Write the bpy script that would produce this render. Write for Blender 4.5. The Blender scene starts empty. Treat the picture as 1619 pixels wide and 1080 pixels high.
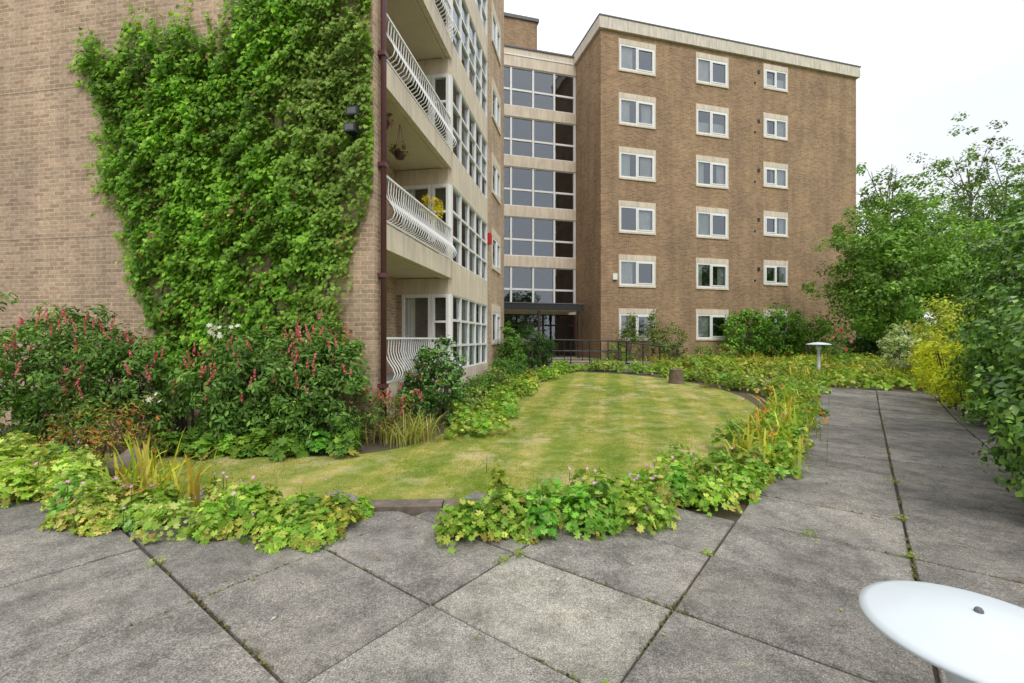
import bpy, bmesh, math, random
import numpy as np
from mathutils import Vector, Matrix
random.seed(7); R=np.random.default_rng(11)
sc=bpy.context.scene
sc.view_settings.view_transform='Standard'
try: sc.view_settings.look='None'
except: pass
sc.view_settings.exposure=0

def g(y):
    return 0.0 if y<9 else (0.6 if y>22 else 0.6*(y-9)/13)
gv=np.vectorize(g)

# ---------------------------------------------------------------- materials
def nm(name):
    m=bpy.data.materials.new(name); m.use_nodes=True
    nt=m.node_tree; b=nt.nodes['Principled BSDF']; return m,nt,b
def N(nt,t,**k):
    n=nt.nodes.new(t)
    for a,v in k.items(): setattr(n,a,v)
    return n
def mixc(nt,fac,a,b,mode='MIX'):
    n=nt.nodes.new('ShaderNodeMix'); n.data_type='RGBA'; n.blend_type=mode
    for s,v in ((0,fac),(6,a),(7,b)):
        if isinstance(v,(int,float)): n.inputs[s].default_value=v
        elif isinstance(v,tuple): n.inputs[s].default_value=(*v,1) if len(v)==3 else v
        else: nt.links.new(v,n.inputs[s])
    return n.outputs[2]
def noise(nt,vec,scale,detail=4,rough=.6):
    n=N(nt,'ShaderNodeTexNoise'); n.inputs['Scale'].default_value=scale
    n.inputs['Detail'].default_value=detail; n.inputs['Roughness'].default_value=rough
    if vec is not None: nt.links.new(vec,n.inputs['Vector'])
    return n.outputs[0]
def ramp(nt,fac,stops):
    n=N(nt,'ShaderNodeValToRGB'); cr=n.color_ramp
    while len(cr.elements)<len(stops): cr.elements.new(.5)
    for e,(p,c) in zip(cr.elements,stops):
        e.position=p; e.color=(*c,1) if isinstance(c,tuple) else (c,c,c,1)
    nt.links.new(fac,n.inputs[0]); return n.outputs[0]
def bump(nt,h,strength,dist,b):
    n=N(nt,'ShaderNodeBump'); n.inputs['Strength'].default_value=strength; n.inputs['Distance'].default_value=dist
    nt.links.new(h,n.inputs['Height']); nt.links.new(n.outputs[0],b.inputs['Normal'])
def plain(name,c,rough=.6,metal=0,var=.12,scale=6):
    m,nt,b=nm(name); tc=N(nt,'ShaderNodeTexCoord')
    f=noise(nt,tc.outputs['Object'],scale,5)
    lo=tuple(max(0,x*(1-var)) for x in c); hi=tuple(min(1,x*(1+var)) for x in c)
    nt.links.new(ramp(nt,f,[(.3,lo),(.7,hi)]),b.inputs['Base Color'])
    b.inputs['Roughness'].default_value=rough; b.inputs['Metallic'].default_value=metal
    return m
def weathered(name,c,amt=.25):
    m,nt,b=nm(name); uv=N(nt,'ShaderNodeUVMap')
    mp=N(nt,'ShaderNodeMapping'); mp.inputs['Scale'].default_value=(5,.5,1); nt.links.new(uv.outputs[0],mp.inputs[0])
    f=noise(nt,mp.outputs[0],1.5,5,.65); f2=noise(nt,uv.outputs[0],1.3,5,.6)
    k=mixc(nt,1.0,c,ramp(nt,f,[(.35,(1-amt,1-amt,1-amt*.9)),(.58,(1.03,1.03,1.03))]),'MULTIPLY')
    k=mixc(nt,1.0,k,ramp(nt,f2,[(.3,.9),(.7,1.06)]),'MULTIPLY')
    nt.links.new(k,b.inputs['Base Color']); b.inputs['Roughness'].default_value=.8; return m
def brickmat(name,c1,c2,mortar,stain=.3):
    m,nt,b=nm(name); uv=N(nt,'ShaderNodeUVMap')
    br=N(nt,'ShaderNodeTexBrick'); br.offset=.5; br.squash=1
    nt.links.new(uv.outputs[0],br.inputs['Vector'])
    br.inputs['Scale'].default_value=1; br.inputs['Brick Width'].default_value=.225; br.inputs['Row Height'].default_value=.075
    br.inputs['Mortar Size'].default_value=.008; br.inputs['Mortar Smooth'].default_value=.2; br.inputs['Bias'].default_value=-.1
    br.inputs['Color1'].default_value=(*c1,1); br.inputs['Color2'].default_value=(*c2,1); br.inputs['Mortar'].default_value=(*mortar,1)
    n1=noise(nt,uv.outputs[0],.55,5,.65); n2=noise(nt,uv.outputs[0],14,4,.7)
    c=mixc(nt,1.0,br.outputs['Color'],ramp(nt,n1,[(.3,(1-stain,1-stain,1-stain*.9)),(.7,(1.12,1.1,1.06))]),'MULTIPLY')
    c=mixc(nt,1.0,c,ramp(nt,n2,[(.3,.7),(.7,1.22)]),'MULTIPLY')
    mp=N(nt,'ShaderNodeMapping'); mp.inputs['Scale'].default_value=(1.6,.12,1); nt.links.new(uv.outputs[0],mp.inputs[0])
    n3=noise(nt,mp.outputs[0],1.2,5,.6)
    c=mixc(nt,1.0,c,ramp(nt,n3,[(.32,(.82,.82,.84)),(.6,(1.05,1.05,1.05))]),'MULTIPLY')
    nt.links.new(c,b.inputs['Base Color']); b.inputs['Roughness'].default_value=.9; b.inputs['Specular IOR Level'].default_value=.25
    inv=N(nt,'ShaderNodeMath',operation='SUBTRACT'); inv.inputs[0].default_value=1; nt.links.new(br.outputs['Fac'],inv.inputs[1])
    bump(nt,inv.outputs[0],.7,.012,b)
    return m
M={}
M['brick_left']=brickmat('brick_left',(.58,.41,.285),(.38,.255,.17),(.62,.54,.42),.16)
M['brick_far']=brickmat('brick_far',(.44,.285,.165),(.275,.17,.097),(.47,.38,.27),.22)
M['cream']=weathered('cream_render',(.72,.62,.49),.18)
M['soffit']=plain('soffit_paint',(.62,.55,.42),.85,0,.06,3)
M['white']=plain('white_paint',(.82,.82,.81),.4,0,.04,4)
M['fascia']=weathered('fascia_concrete',(.70,.63,.53),.3)
M['maroon']=plain('maroon_pipe',(.12,.045,.05),.35,0,.1)
M['black']=plain('black_metal',(.015,.016,.018),.4,0,.2)
M['lead']=plain('lead_flashing',(.12,.12,.125),.6,0,.15)
M['brown']=plain('brown_frame',(.05,.028,.02),.4,0,.2)
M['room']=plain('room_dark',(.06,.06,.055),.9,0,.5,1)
M['floorc']=plain('balcony_floor',(.3,.28,.25),.9,0,.1)
M['red']=plain('red_box',(.55,.02,.02),.4,0,.05)
M['roof']=plain('roof_felt',(.14,.14,.14),.9,0,.2)
M['joint']=plain('movement_joint',(.32,.24,.18),.95,0,.3)
def curtainmat():
    m,nt,b=nm('curtain'); tc=N(nt,'ShaderNodeTexCoord')
    f=noise(nt,tc.outputs['Object'],.7,2)
    nt.links.new(ramp(nt,f,[(.35,(.70,.66,.58)),(.5,(.82,.82,.80)),(.65,(.6,.62,.55))]),b.inputs['Base Color'])
    b.inputs['Roughness'].default_value=.9
    return m
M['curtain']=curtainmat()
def glassmat():
    m,nt,b=nm('window_glass'); nt.nodes.remove(b)
    out=[n for n in nt.nodes if n.type=='OUTPUT_MATERIAL'][0]
    t=N(nt,'ShaderNodeBsdfTransparent'); t.inputs[0].default_value=(.88,.92,.92,1)
    gl=N(nt,'ShaderNodeBsdfGlossy'); gl.inputs['Roughness'].default_value=.02; gl.inputs['Color'].default_value=(.85,.92,1,1)
    tc=N(nt,'ShaderNodeTexCoord'); bp=N(nt,'ShaderNodeBump'); bp.inputs['Strength'].default_value=.15; bp.inputs['Distance'].default_value=.05
    nt.links.new(noise(nt,tc.outputs['Object'],1.3,2),bp.inputs['Height']); nt.links.new(bp.outputs[0],gl.inputs['Normal'])
    fr=N(nt,'ShaderNodeFresnel'); fr.inputs[0].default_value=1.5
    mr=N(nt,'ShaderNodeMapRange'); mr.inputs[3].default_value=.15; mr.inputs[4].default_value=1.0
    nt.links.new(fr.outputs[0],mr.inputs[0])
    mx=N(nt,'ShaderNodeMixShader'); nt.links.new(mr.outputs[0],mx.inputs[0]); nt.links.new(t.outputs[0],mx.inputs[1]); nt.links.new(gl.outputs[0],mx.inputs[2])
    nt.links.new(mx.outputs[0],out.inputs[0]); return m
M['glass']=glassmat()
def leafmat(name,rough=.55,trans=.3,spec=.25):
    m,nt,b=nm(name); out=[n for n in nt.nodes if n.type=='OUTPUT_MATERIAL'][0]
    a=N(nt,'ShaderNodeAttribute',attribute_name='col')
    nt.links.new(a.outputs[0],b.inputs['Base Color']); b.inputs['Roughness'].default_value=rough
    b.inputs['Specular IOR Level'].default_value=spec
    tr=N(nt,'ShaderNodeBsdfTranslucent'); nt.links.new(mixc(nt,1.0,a.outputs[0],(1.4,1.5,.5),'MULTIPLY'),tr.inputs[0])
    mx=N(nt,'ShaderNodeMixShader'); mx.inputs[0].default_value=trans
    nt.links.new(b.outputs[0],mx.inputs[1]); nt.links.new(tr.outputs[0],mx.inputs[2]); nt.links.new(mx.outputs[0],out.inputs[0])
    return m
M['leaf']=leafmat('leaf'); M['glossleaf']=leafmat('gloss_leaf',.3,.15,.5); M['petal']=leafmat('petal',.6,.3,.2)
def barkmat():
    m,nt,b=nm('bark'); tc=N(nt,'ShaderNodeTexCoord'); f=noise(nt,tc.outputs['Object'],9,6,.7)
    nt.links.new(ramp(nt,f,[(.3,(.05,.04,.03)),(.7,(.16,.13,.10))]),b.inputs['Base Color']); b.inputs['Roughness'].default_value=.95
    bump(nt,f,.6,.03,b); return m
M['bark']=barkmat()
def slabmat():
    m,nt,b=nm('paving_slab'); tc=N(nt,'ShaderNodeTexCoord'); a=N(nt,'ShaderNodeAttribute',attribute_name='col')
    o=tc.outputs['Object']
    n1=noise(nt,o,120,3,.85); n2=noise(nt,o,1.1,7,.72); n3=noise(nt,o,34,5,.8); n4=noise(nt,o,5,6,.75); n5=noise(nt,o,2.6,6,.7)
    c=mixc(nt,1.0,a.outputs[0],ramp(nt,n1,[(.36,.42),(.5,1.0),(.66,1.95)]),'MULTIPLY')
    c=mixc(nt,1.0,c,ramp(nt,n3,[(.3,.62),(.7,1.36)]),'MULTIPLY')
    c=mixc(nt,1.0,c,ramp(nt,n2,[(.34,(.62,.62,.61)),(.5,(.98,.98,.98)),(.66,(1.28,1.26,1.2))]),'MULTIPLY')
    c=mixc(nt,1.0,c,ramp(nt,n4,[(.38,.72),(.55,1.08)]),'MULTIPLY')
    moss=ramp(nt,n5,[(.56,0.0),(.7,.38)])
    c=mixc(nt,moss,c,(.13,.13,.085))
    v=N(nt,'ShaderNodeTexVoronoi'); v.inputs['Scale'].default_value=1.7; nt.links.new(o,v.inputs['Vector'])
    sp=ramp(nt,v.outputs['Distance'],[(.02,.8),(.04,0.0)])
    c=mixc(nt,sp,c,(.42,.41,.37))
    nt.links.new(c,b.inputs['Base Color']); b.inputs['Roughness'].default_value=.9; b.inputs['Specular IOR Level'].default_value=.3
    bump(nt,n1,.7,.006,b); return m
M['slab']=slabmat()
def groundmat():
    m,nt,b=nm('soil_ground'); tc=N(nt,'ShaderNodeTexCoord'); o=tc.outputs['Object']
    n1=noise(nt,o,3,6,.7); n2=noise(nt,o,40,5,.8)
    soil=ramp(nt,n2,[(.3,(.045,.034,.024)),(.7,(.17,.13,.09))])
    gr=ramp(nt,n2,[(.3,(.06,.11,.015)),(.7,(.18,.23,.04))])
    c=mixc(nt,ramp(nt,n1,[(.5,0.0),(.68,.5)]),soil,gr)
    ge=N(nt,'ShaderNodeVectorMath',operation='LENGTH'); nt.links.new(o,ge.inputs[0])
    mr=N(nt,'ShaderNodeMapRange'); mr.inputs[1].default_value=18; mr.inputs[2].default_value=24; nt.links.new(ge.outputs['Value'],mr.inputs[0])
    c=mixc(nt,mr.outputs[0],c,gr)
    nt.links.new(c,b.inputs['Base Color']); b.inputs['Roughness'].default_value=.95; bump(nt,n2,.8,.03,b); return m
M['ground']=groundmat()
def lawnmat():
    m,nt,b=nm('lawn_grass'); tc=N(nt,'ShaderNodeTexCoord'); o=tc.outputs['Object']
    n1=noise(nt,o,.6,7,.7); n2=noise(nt,o,60,5,.8); n3=noise(nt,o,3.2,7,.8); n4=noise(nt,o,1.1,6,.7)
    c=ramp(nt,n1,[(.38,(.13,.22,.02)),(.48,(.24,.29,.04)),(.57,(.42,.38,.11)),(.66,(.54,.46,.20))])
    c=mixc(nt,.5,c,ramp(nt,n3,[(.38,(.13,.23,.02)),(.5,(.28,.31,.06)),(.62,(.52,.45,.18))]))
    c=mixc(nt,ramp(nt,n4,[(.52,0.0),(.62,.7)]),c,(.56,.47,.25))
    c=mixc(nt,1.0,c,ramp(nt,n2,[(.3,.6),(.7,1.3)]),'MULTIPLY')
    w=N(nt,'ShaderNodeTexWave'); w.bands_direction='X'; w.inputs['Scale'].default_value=.42; w.inputs['Distortion'].default_value=.8; w.inputs['Detail'].default_value=2
    mp=N(nt,'ShaderNodeMapping'); mp.inputs['Rotation'].default_value=(0,0,.22); nt.links.new(o,mp.inputs[0]); nt.links.new(mp.outputs[0],w.inputs['Vector'])
    c=mixc(nt,1.0,c,ramp(nt,w.outputs['Fac'],[(.3,(.84,.92,.82)),(.7,(1.1,1.05,1.05))]),'MULTIPLY')
    nt.links.new(c,b.inputs['Base Color']); b.inputs['Roughness'].default_value=.95; b.inputs['Specular IOR Level'].default_value=.1; bump(nt,n2,.7,.02,b); return m
M['lawn']=lawnmat()
M['opal']=plain('lamp_cap_white',(.60,.655,.69),.5,0,.05,3)
M['timber']=plain('timber',(.16,.12,.085),.9,0,.35,12)
M['stone']=plain('dark_stone',(.15,.12,.095),.9,0,.4,9)

# ---------------------------------------------------------------- geometry helpers
def link(o,parent=None):
    sc.collection.objects.link(o)
    if parent: o.parent=parent
    return o
class Geo:
    def __init__(s): s.b={}
    def quad(s,mat,pts,part=None):
        v,f=s.b.setdefault((part or mat,mat),([],[])); i=len(v); v.extend(pts); f.append(tuple(range(i,i+len(pts))))
    def box(s,mat,x0,x1,y0,y1,z0,z1,part=None):
        v,f=s.b.setdefault((part or mat,mat),([],[])); i=len(v)
        v.extend([(x0,y0,z0),(x1,y0,z0),(x1,y1,z0),(x0,y1,z0),(x0,y0,z1),(x1,y0,z1),(x1,y1,z1),(x0,y1,z1)])
        for q in ((0,3,2,1),(4,5,6,7),(0,1,5,4),(1,2,6,5),(2,3,7,6),(3,0,4,7)): f.append(tuple(i+k for k in q))
    def tube(s,mat,pts,rad,n=6,part=None,cap=True):
        v,f=s.b.setdefault((part or mat,mat),([],[])); base=len(v)
        pts=[Vector(p) for p in pts]
        if not hasattr(rad,'__len__'): rad=[rad]*len(pts)
        prev=None
        for k,p in enumerate(pts):
            d=(pts[min(k+1,len(pts)-1)]-pts[max(k-1,0)]).normalized()
            up=Vector((0,0,1)) if abs(d.z)<.9 else Vector((1,0,0))
            if prev is not None: a=(prev-d*prev.dot(d)).normalized()
            else: a=d.cross(up).normalized()
            prev=a; c=d.cross(a)
            for j in range(n):
                t=2*math.pi*j/n; v.append(tuple(p+(a*math.cos(t)+c*math.sin(t))*rad[k]))
        for k in range(len(pts)-1):
            for j in range(n):
                f.append((base+k*n+j,base+k*n+(j+1)%n,base+(k+1)*n+(j+1)%n,base+(k+1)*n+j))
        if cap:
            f.append(tuple(base+j for j in range(n))[::-1]); f.append(tuple(base+(len(pts)-1)*n+j for j in range(n)))
    def lathe(s,mat,cx,cy,prof,n=24,part=None):
        v,f=s.b.setdefault((part or mat,mat),([],[])); base=len(v)
        for r,z in prof:
            for j in range(n):
                t=2*math.pi*j/n; v.append((cx+r*math.cos(t),cy+r*math.sin(t),z))
        for k in range(len(prof)-1):
            for j in range(n):
                f.append((base+k*n+j,base+k*n+(j+1)%n,base+(k+1)*n+(j+1)%n,base+(k+1)*n+j))
    def wall(s,mat,y,x0,x1,z0,z1,holes,part=None):
        xs=sorted({x0,x1,*[h[0] for h in holes],*[h[1] for h in holes]}); zs=sorted({z0,z1,*[h[2] for h in holes],*[h[3] for h in holes]})
        for a,b in zip(xs,xs[1:]):
            for c,d in zip(zs,zs[1:]):
                mx,mz=(a+b)/2,(c+d)/2
                if any(h[0]<mx<h[1] and h[2]<mz<h[3] for h in holes): continue
                s.quad(mat,[(a,y,c),(b,y,c),(b,y,d),(a,y,d)],part)
    def build(s,parent=None,smooth=()):
        obs=[]
        for (part,mat),(v,f) in s.b.items():
            me=bpy.data.meshes.new(part); me.from_pydata(v,[],f); me.materials.append(M[mat])
            uv=me.uv_layers.new(name='UVMap')
            for p in me.polygons:
                n=p.normal
                for li in p.loop_indices:
                    c=me.vertices[me.loops[li].vertex_index].co
                    if abs(n.x)>.7: u=(c.y,c.z)
                    elif abs(n.y)>.7: u=(c.x,c.z)
                    else: u=(c.x,c.y)
                    uv.data[li].uv=u
                if part in smooth or mat in smooth: p.use_smooth=True
            me.update(); o=bpy.data.objects.new(part,me); link(o,parent); obs.append(o)
        return obs
def empty(name,loc=(0,0,0),rz=0):
    e=bpy.data.objects.new(name,None); e.location=loc; e.rotation_euler=(0,0,rz); e.empty_display_size=.3; return link(e)

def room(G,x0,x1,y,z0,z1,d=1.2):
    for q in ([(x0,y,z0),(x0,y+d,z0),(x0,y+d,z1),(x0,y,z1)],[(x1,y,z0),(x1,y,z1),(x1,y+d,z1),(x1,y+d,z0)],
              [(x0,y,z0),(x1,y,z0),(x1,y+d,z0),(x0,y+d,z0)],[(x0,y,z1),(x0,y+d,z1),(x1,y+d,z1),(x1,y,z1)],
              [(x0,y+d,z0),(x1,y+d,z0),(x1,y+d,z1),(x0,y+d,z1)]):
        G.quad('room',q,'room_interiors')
def curtain(G,x0,x1,y,z0,z1,amp=.03,step=.05):
    n=max(3,int((x1-x0)/step)); 
    for i in range(n):
        a=x0+(x1-x0)*i/n; b=x0+(x1-x0)*(i+1)/n
        ya=y+amp*(1 if i%2 else -1); yb=y+amp*(-1 if i%2 else 1)
        G.quad('curtain',[(a,ya,z0),(b,yb,z0),(b,yb,z1),(a,ya,z1)],'curtains')
def winunit(G,x0,x1,z0,z1,y=0,asym=.5,cur=None,bars=True):
    lt=.27; sd=.06; sl=.09
    G.box('cream',x0,x1,y-.03,y+.12,z1-lt,z1,'window_surrounds')
    G.box('cream',x0,x1,y-.05,y+.12,z0,z0+sl,'window_surrounds')
    G.box('cream',x0,x0+sd,y-.03,y+.12,z0+sl,z1-lt,'window_surrounds')
    G.box('cream',x1-sd,x1,y-.03,y+.12,z0+sl,z1-lt,'window_surrounds')
    a,b,c,d=x0+sd,x1-sd,z0+sl,z1-lt
    room(G,x0+.001,x1-.001,y+.12,z0+.001,z1-.001,1.0)
    fw=.085; yy=y-.02
    for q in ((a,b,c,c+fw),(a,b,d-fw,d),(a,a+fw,c+fw,d-fw),(b-fw,b,c+fw,d-fw)):
        G.box('white',q[0],q[1],yy,yy+.08,q[2],q[3],'window_frames')
    m=a+(b-a)*asym
    G.box('white',m-.04,m+.04,yy,yy+.08,c+fw,d-fw,'window_frames')
    s0,s1=(m+.04,b-fw) if asym<=.5 else (a+fw,m-.04)
    zc=c+fw; zd=d-fw; sf=.06
    for q in ((s0,s1,zc,zc+sf),(s0,s1,zd-sf,zd),(s0,s0+sf,zc+sf,zd-sf),(s1-sf,s1,zc+sf,zd-sf)):
        G.box('white',q[0],q[1],yy-.02,yy+.06,q[2],q[3],'window_frames')
    G.quad('glass',[(a+fw,yy+.04,zc),(m-.04,yy+.04,zc),(m-.04,yy+.04,zd),(a+fw,yy+.04,zd)],'glass')
    G.quad('glass',[(m+.04,yy+.03,zc),(b-fw,yy+.03,zc),(b-fw,yy+.03,zd),(m+.04,yy+.03,zd)],'glass')
    if cur is None: cur=random.choice(['sides','full','half','sides','lhalf','low','sides'])
    W=b-a; cy=y+.17; r=random.uniform(.8,1.25)
    if cur=='full': curtain(G,a,b,cy,c,d)
    elif cur=='half': curtain(G,a+W*.45*r,b,cy,c,d)
    elif cur=='lhalf': curtain(G,a,a+W*.5*r,cy,c,d)
    elif cur=='sides': curtain(G,a,a+W*.28*r,cy,c,d); curtain(G,b-W*.3*r,b,cy,c,d)
    elif cur=='low': curtain(G,a,b,cy,c,c+(d-c)*.6*r)
def glazing(G,y,xs,zs,fw=.06,mat='white',rdepth=2.5,cprob=.15):
    for i,x in enumerate(xs):
        w=fw*1.3 if i in(0,len(xs)-1) else fw
        G.box(mat,x-w/2,x+w/2,y-.05,y+.06,zs[0],zs[-1],'glazing_frames')
    for j,z in enumerate(zs):
        for a,b in zip(xs,xs[1:]):
            z0=z-fw/2; z1=z+fw/2
            if j==0: z0=z
            if j==len(zs)-1: z1=z
            if z1-z0>0: G.box(mat,a+fw*.65,b-fw*.65,y-.045,y+.055,z0,z1,'glazing_frames')
    for a,b in zip(xs,xs[1:]):
        for c,d in zip(zs,zs[1:]):
            j=.01*random.uniform(-1,1)
            G.quad('glass',[(a,y+.01,c),(b,y+.01+j,c),(b,y+.01+j,d),(a,y+.01,d)],'glass')
        if random.random()<cprob: curtain(G,a+.02,b-.02,y+.2,zs[0],zs[-1])
    room(G,xs[0],xs[-1],y+.07,zs[0],zs[-1],rdepth)

# ---------------------------------------------------------------- left apartment building
A1=math.atan2(.987,.163)
L=empty('apartment_building',(-2.2,7.25,0),A1)
G=Geo(); S=2.7; H=17.5
G.box('brick_left',0,.32,0,14,-.3,H,'front_wall')
G.quad('brick_left',[(.32,1.35,0),(4.0,1.35,0),(4.0,1.35,H),(.32,1.35,H)],'balcony_back_wall')
for z in (3.42,6.12): G.box('joint',-.003,.0,.02,13.98,z,z+.014,'movement_joints')
floors=[.75+S*k for k in range(6)]
for k,z in enumerate(floors):
    bot=z-.36 if k else .25
    G.box('cream',.323,4.0,-.06,.06,bot,z+.06,'slab_edges')
    G.box('soffit',.323,4.0,.06,1.349,bot+.02,z-.01,'balcony_slabs')
    G.box('floorc',.323,4.0,.06,1.349,z-.01,z,'balcony_floors')
    if k: G.box('soffit',.323,4.0,.07,.16,bot-.02,bot+.02,'soffit_lip')
    rt=z+.88
    G.box('white',.325,3.99,-.06,-.015,rt-.035,rt,'balcony_rails')
    G.box('white',.325,3.99,-.055,-.02,z+.10,z+.13,'balcony_rails')
    nb=34
    for i in range(nb):
        x=.36+(3.95-.36)*i/(nb-1)
        prof=[(-.038,rt-.03),(-.03,rt-.14),(-.02,rt-.25),(-.06,rt-.38),(-.16,rt-.52),(-.20,rt-.62),(-.16,rt-.72),(-.07,z+.11)]
        G.tube('white',[(x,a,b) for a,b in prof],.012,4,'balusters',False)
G.box('cream',.323,4.0,-.06,1.349,H-.7,H-.1,'slab_edges')
for k,z in enumerate(floors):
    top=z+1.95; x=4.0
    G.box('cream',3.95,4.05,.0,1.349,top,z+S-.36,'recess_lintels')
    for y0,y1,zb in ((.0,.42,z+.15),(.46,1.2,z+.02)):
        G.box('white',3.93,4.03,y0,y0+.06,zb,top,'glazing_frames'); G.box('white',3.93,4.03,y1-.06,y1,zb,top,'glazing_frames')
        G.box('white',3.93,4.03,y0+.06,y1-.06,zb,zb+.09,'glazing_frames'); G.box('white',3.93,4.03,y0+.06,y1-.06,top-.08,top,'glazing_frames')
        if y0<.1: G.box('white',3.93,4.03,y0+.06,y1-.06,z+1.25,z+1.3,'glazing_frames')
        G.quad('glass',[(3.97,y0+.06,zb),(3.97,y1-.06,zb),(3.97,y1-.06,top),(3.97,y0+.06,top)],'glass')
    G.box('white',3.94,4.04,0,.42,z,z+.15,'glazing_frames')
    G.box('white',3.96,4.02,.42,.46,z,top,'glazing_frames')
    G.box('brick_left',3.96,4.04,1.2,1.349,z,top,'recess_pier')
    if k!=2:
        n=16
        for i in range(n):
            a=.5+.68*i/n; b=.5+.68*(i+1)/n; xa=4.06+.02*(i%2); xb=4.06+.02*((i+1)%2)
            G.quad('curtain',[(xa,a,z+.05),(xb,b,z+.05),(xb,b,top),(xa,a,top)],'curtains')
    G.quad('room',[(4.9,.05,z),(4.9,1.35,z),(4.9,1.35,top),(4.9,.05,top)],'room_interiors')
for k,z in enumerate(floors):
    zb,zt=z+.07,z+1.95
    glazing(G,-.02,[4.06,4.86,5.66,6.46,7.24,8.0],[zb,zb+.62,zb+1.25,zt],.06,'white',.85,.3)
    G.box('cream',4.04,8.02,-.08,.9,zt,z+S+.07 if k<5 else H,'spandrels')
G.box('cream',4.04,8.02,-.08,.9,.1,.82,'spandrels_base')
holes=[(9.05,10.6,1.4+S*k,2.85+S*k) for k in range(6)]
G.wall('brick_left',0,8.02,11.5,-.3,H,holes,'facade_wall')
for h in holes: winunit(G,*h,y=0,asym=.5)
G.quad('brick_left',[(11.5,0,-.3),(11.5,14,-.3),(11.5,14,H),(11.5,0,H)],'end_wall')
G.quad('brick_left',[(8.02,.0,-.3),(8.02,.9,-.3),(8.02,.9,H),(8.02,0,H)],'bay_return')
G.quad('brick_left',[(.3,14,-.3),(11.5,14,-.3),(11.5,14,H),(.3,14,H)],'rear_wall')
G.box('roof',.02,11.48,.02,13.98,H,H+.05,'roof')
G.box('fascia',-.1,11.6,-.1,0.02,H-.4,H+.15,'roof_fascia'); G.box('fascia',-.1,.02,.02,14.1,H-.4,H+.15,'roof_fascia')
G.tube('maroon',[(.19,-.075,.1),(.19,-.075,H-.3)],.048,10,'drainpipe')
for z in np.arange(.8,H,1.8): G.box('maroon',.12,.26,-.13,.0,z,z+.07,'drainpipe_brackets')
for zz,yy in ((5.05,.22),(4.80,.26)):
    G.box('black',-.30,-.15,yy-.09,yy+.09,zz,zz+.13,'floodlights'); G.box('black',-.15,0,yy-.03,yy+.03,zz-.04,zz+.06,'floodlights')
    G.quad('lead',[(-.303,yy-.07,zz+.02),(-.303,yy+.07,zz+.02),(-.303,yy+.07,zz+.11),(-.303,yy-.07,zz+.11)],'floodlight_lens')
G.box('red',8.3,8.55,-.12,0,4.85,5.2,'alarm_box')
G.build(L,smooth=('drainpipe','balusters'))

# ---------------------------------------------------------------- far apartment building + glazed link
A2=math.atan2(.26,.966)
F=empty('apartment_building',(4.39,22.49,0),A2)
G=Geo(); HB=16.92
holes=[]
for k in range(6):
    holes.append((.96,3.06,1.5+S*k,3.13+S*k)); holes.append((5.44,7.48,1.52+S*k,3.17+S*k)); holes.append((9.75,11.42,1.86+S*k,3.25+S*k))
G.wall('brick_far',0,0,16.4,-.2,HB,holes,'facade_wall')
for i,h in enumerate(holes):
    winunit(G,*h,y=0,asym=(.48,.45,.52)[i%3])
G.quad('brick_far',[(0,0,-.2),(0,0,HB),(0,12,HB),(0,12,-.2)],'side_wall')
G.quad('brick_far',[(16.4,0,-.2),(16.4,12,-.2),(16.4,12,HB),(16.4,0,HB)],'end_wall')
G.quad('brick_far',[(0,12,-.2),(16.4,12,-.2),(16.4,12,HB),(0,12,HB)],'rear_wall')
for (a,b,c,d) in ((-.14,16.54,-.14,0.02),(-.14,.02,.02,12.14),(16.38,16.54,.02,12.14),(.02,16.38,11.98,12.14)):
    G.box('fascia',a,b,c,d,HB,HB+.58,'roof_fascia')
    G.box('lead',a-.03,b+.03,c-.03,d+.03,HB+.58,HB+.64,'roof_flashing')
G.box('roof',.02,16.38,.02,11.98,HB+.2,HB+.3,'roof')
for k in range(6):
    G.box('black',9.38,9.52,-.04,0,2.65+S*k,2.82+S*k,'wall_vents')
    G.tube('black',[(9.2,-.05,2.1+S*k),(9.2,0,2.1+S*k)],.05,8,'wall_vents')
G.box('white',.62,.86,-.1,0,4.55,4.85,'alarm_box')
ly=3.2; xs=[-8.3,-7.3,-6.2,-5.0,-3.75,-2.5,-1.27,-.06]
for k in range(5):
    glazing(G,ly,xs,[3.4+S*k,4.3+S*k,5.52+S*k],.1,'white',3.0,.12)
    G.box('cream',-8.5,-.003,ly-.1,ly+3,5.52+S*k if k<4 else 5.52+S*4,3.4+S*(k+1) if k<4 else 17.3,'spandrels')
G.box('cream',-8.5,-.003,ly-.1,ly+3,2.95,3.4,'spandrels')
G.box('lead',-8.5,-.003,ly-.16,ly+6,17.3,17.38,'link_flashing')
G.box('white',-8.5,-.003,ly-.13,ly-.1,16.9,16.96,'link_trim')
G.box('brick_far',-9,-1.2,6.4,11,17.38,21.3,'lift_tower'); G.box('lead',-9.1,-1.1,6.3,11.1,21.3,21.5,'lift_tower_coping')
zf=.62
glazing(G,ly+.02,[-4.9,-3.9,-2.9,-1.9,-1.0,-.06],[zf,1.55,2.35,2.94],.09,'brown',3,.0)
G.box('white',-4.8,-1.95,ly-.06,ly-.03,1.42,1.62,'door_panels')
G.box('brick_far',-8.5,-4.95,ly,ly+.2,-.2,2.95,'entrance_wall')
G.box('black',-5.2,-.5,.9,ly-.1,3.06,3.36,'entrance_canopy'); G.box('lead',-5.25,-.45,.86,ly-.1,3.36,3.40,'canopy_top')
G.box('soffit',-5.1,-.6,1.0,ly-.1,3.03,3.06,'canopy_soffit')
for x in (-4.9,-2.9,-.75): G.box('brown',x,x+.11,1.05,1.16,zf-.1,3.03,'canopy_posts')
G.box('floorc',-6,-.02,.6,ly,.1,zf,'entrance_landing')
G.build(F)

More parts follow.
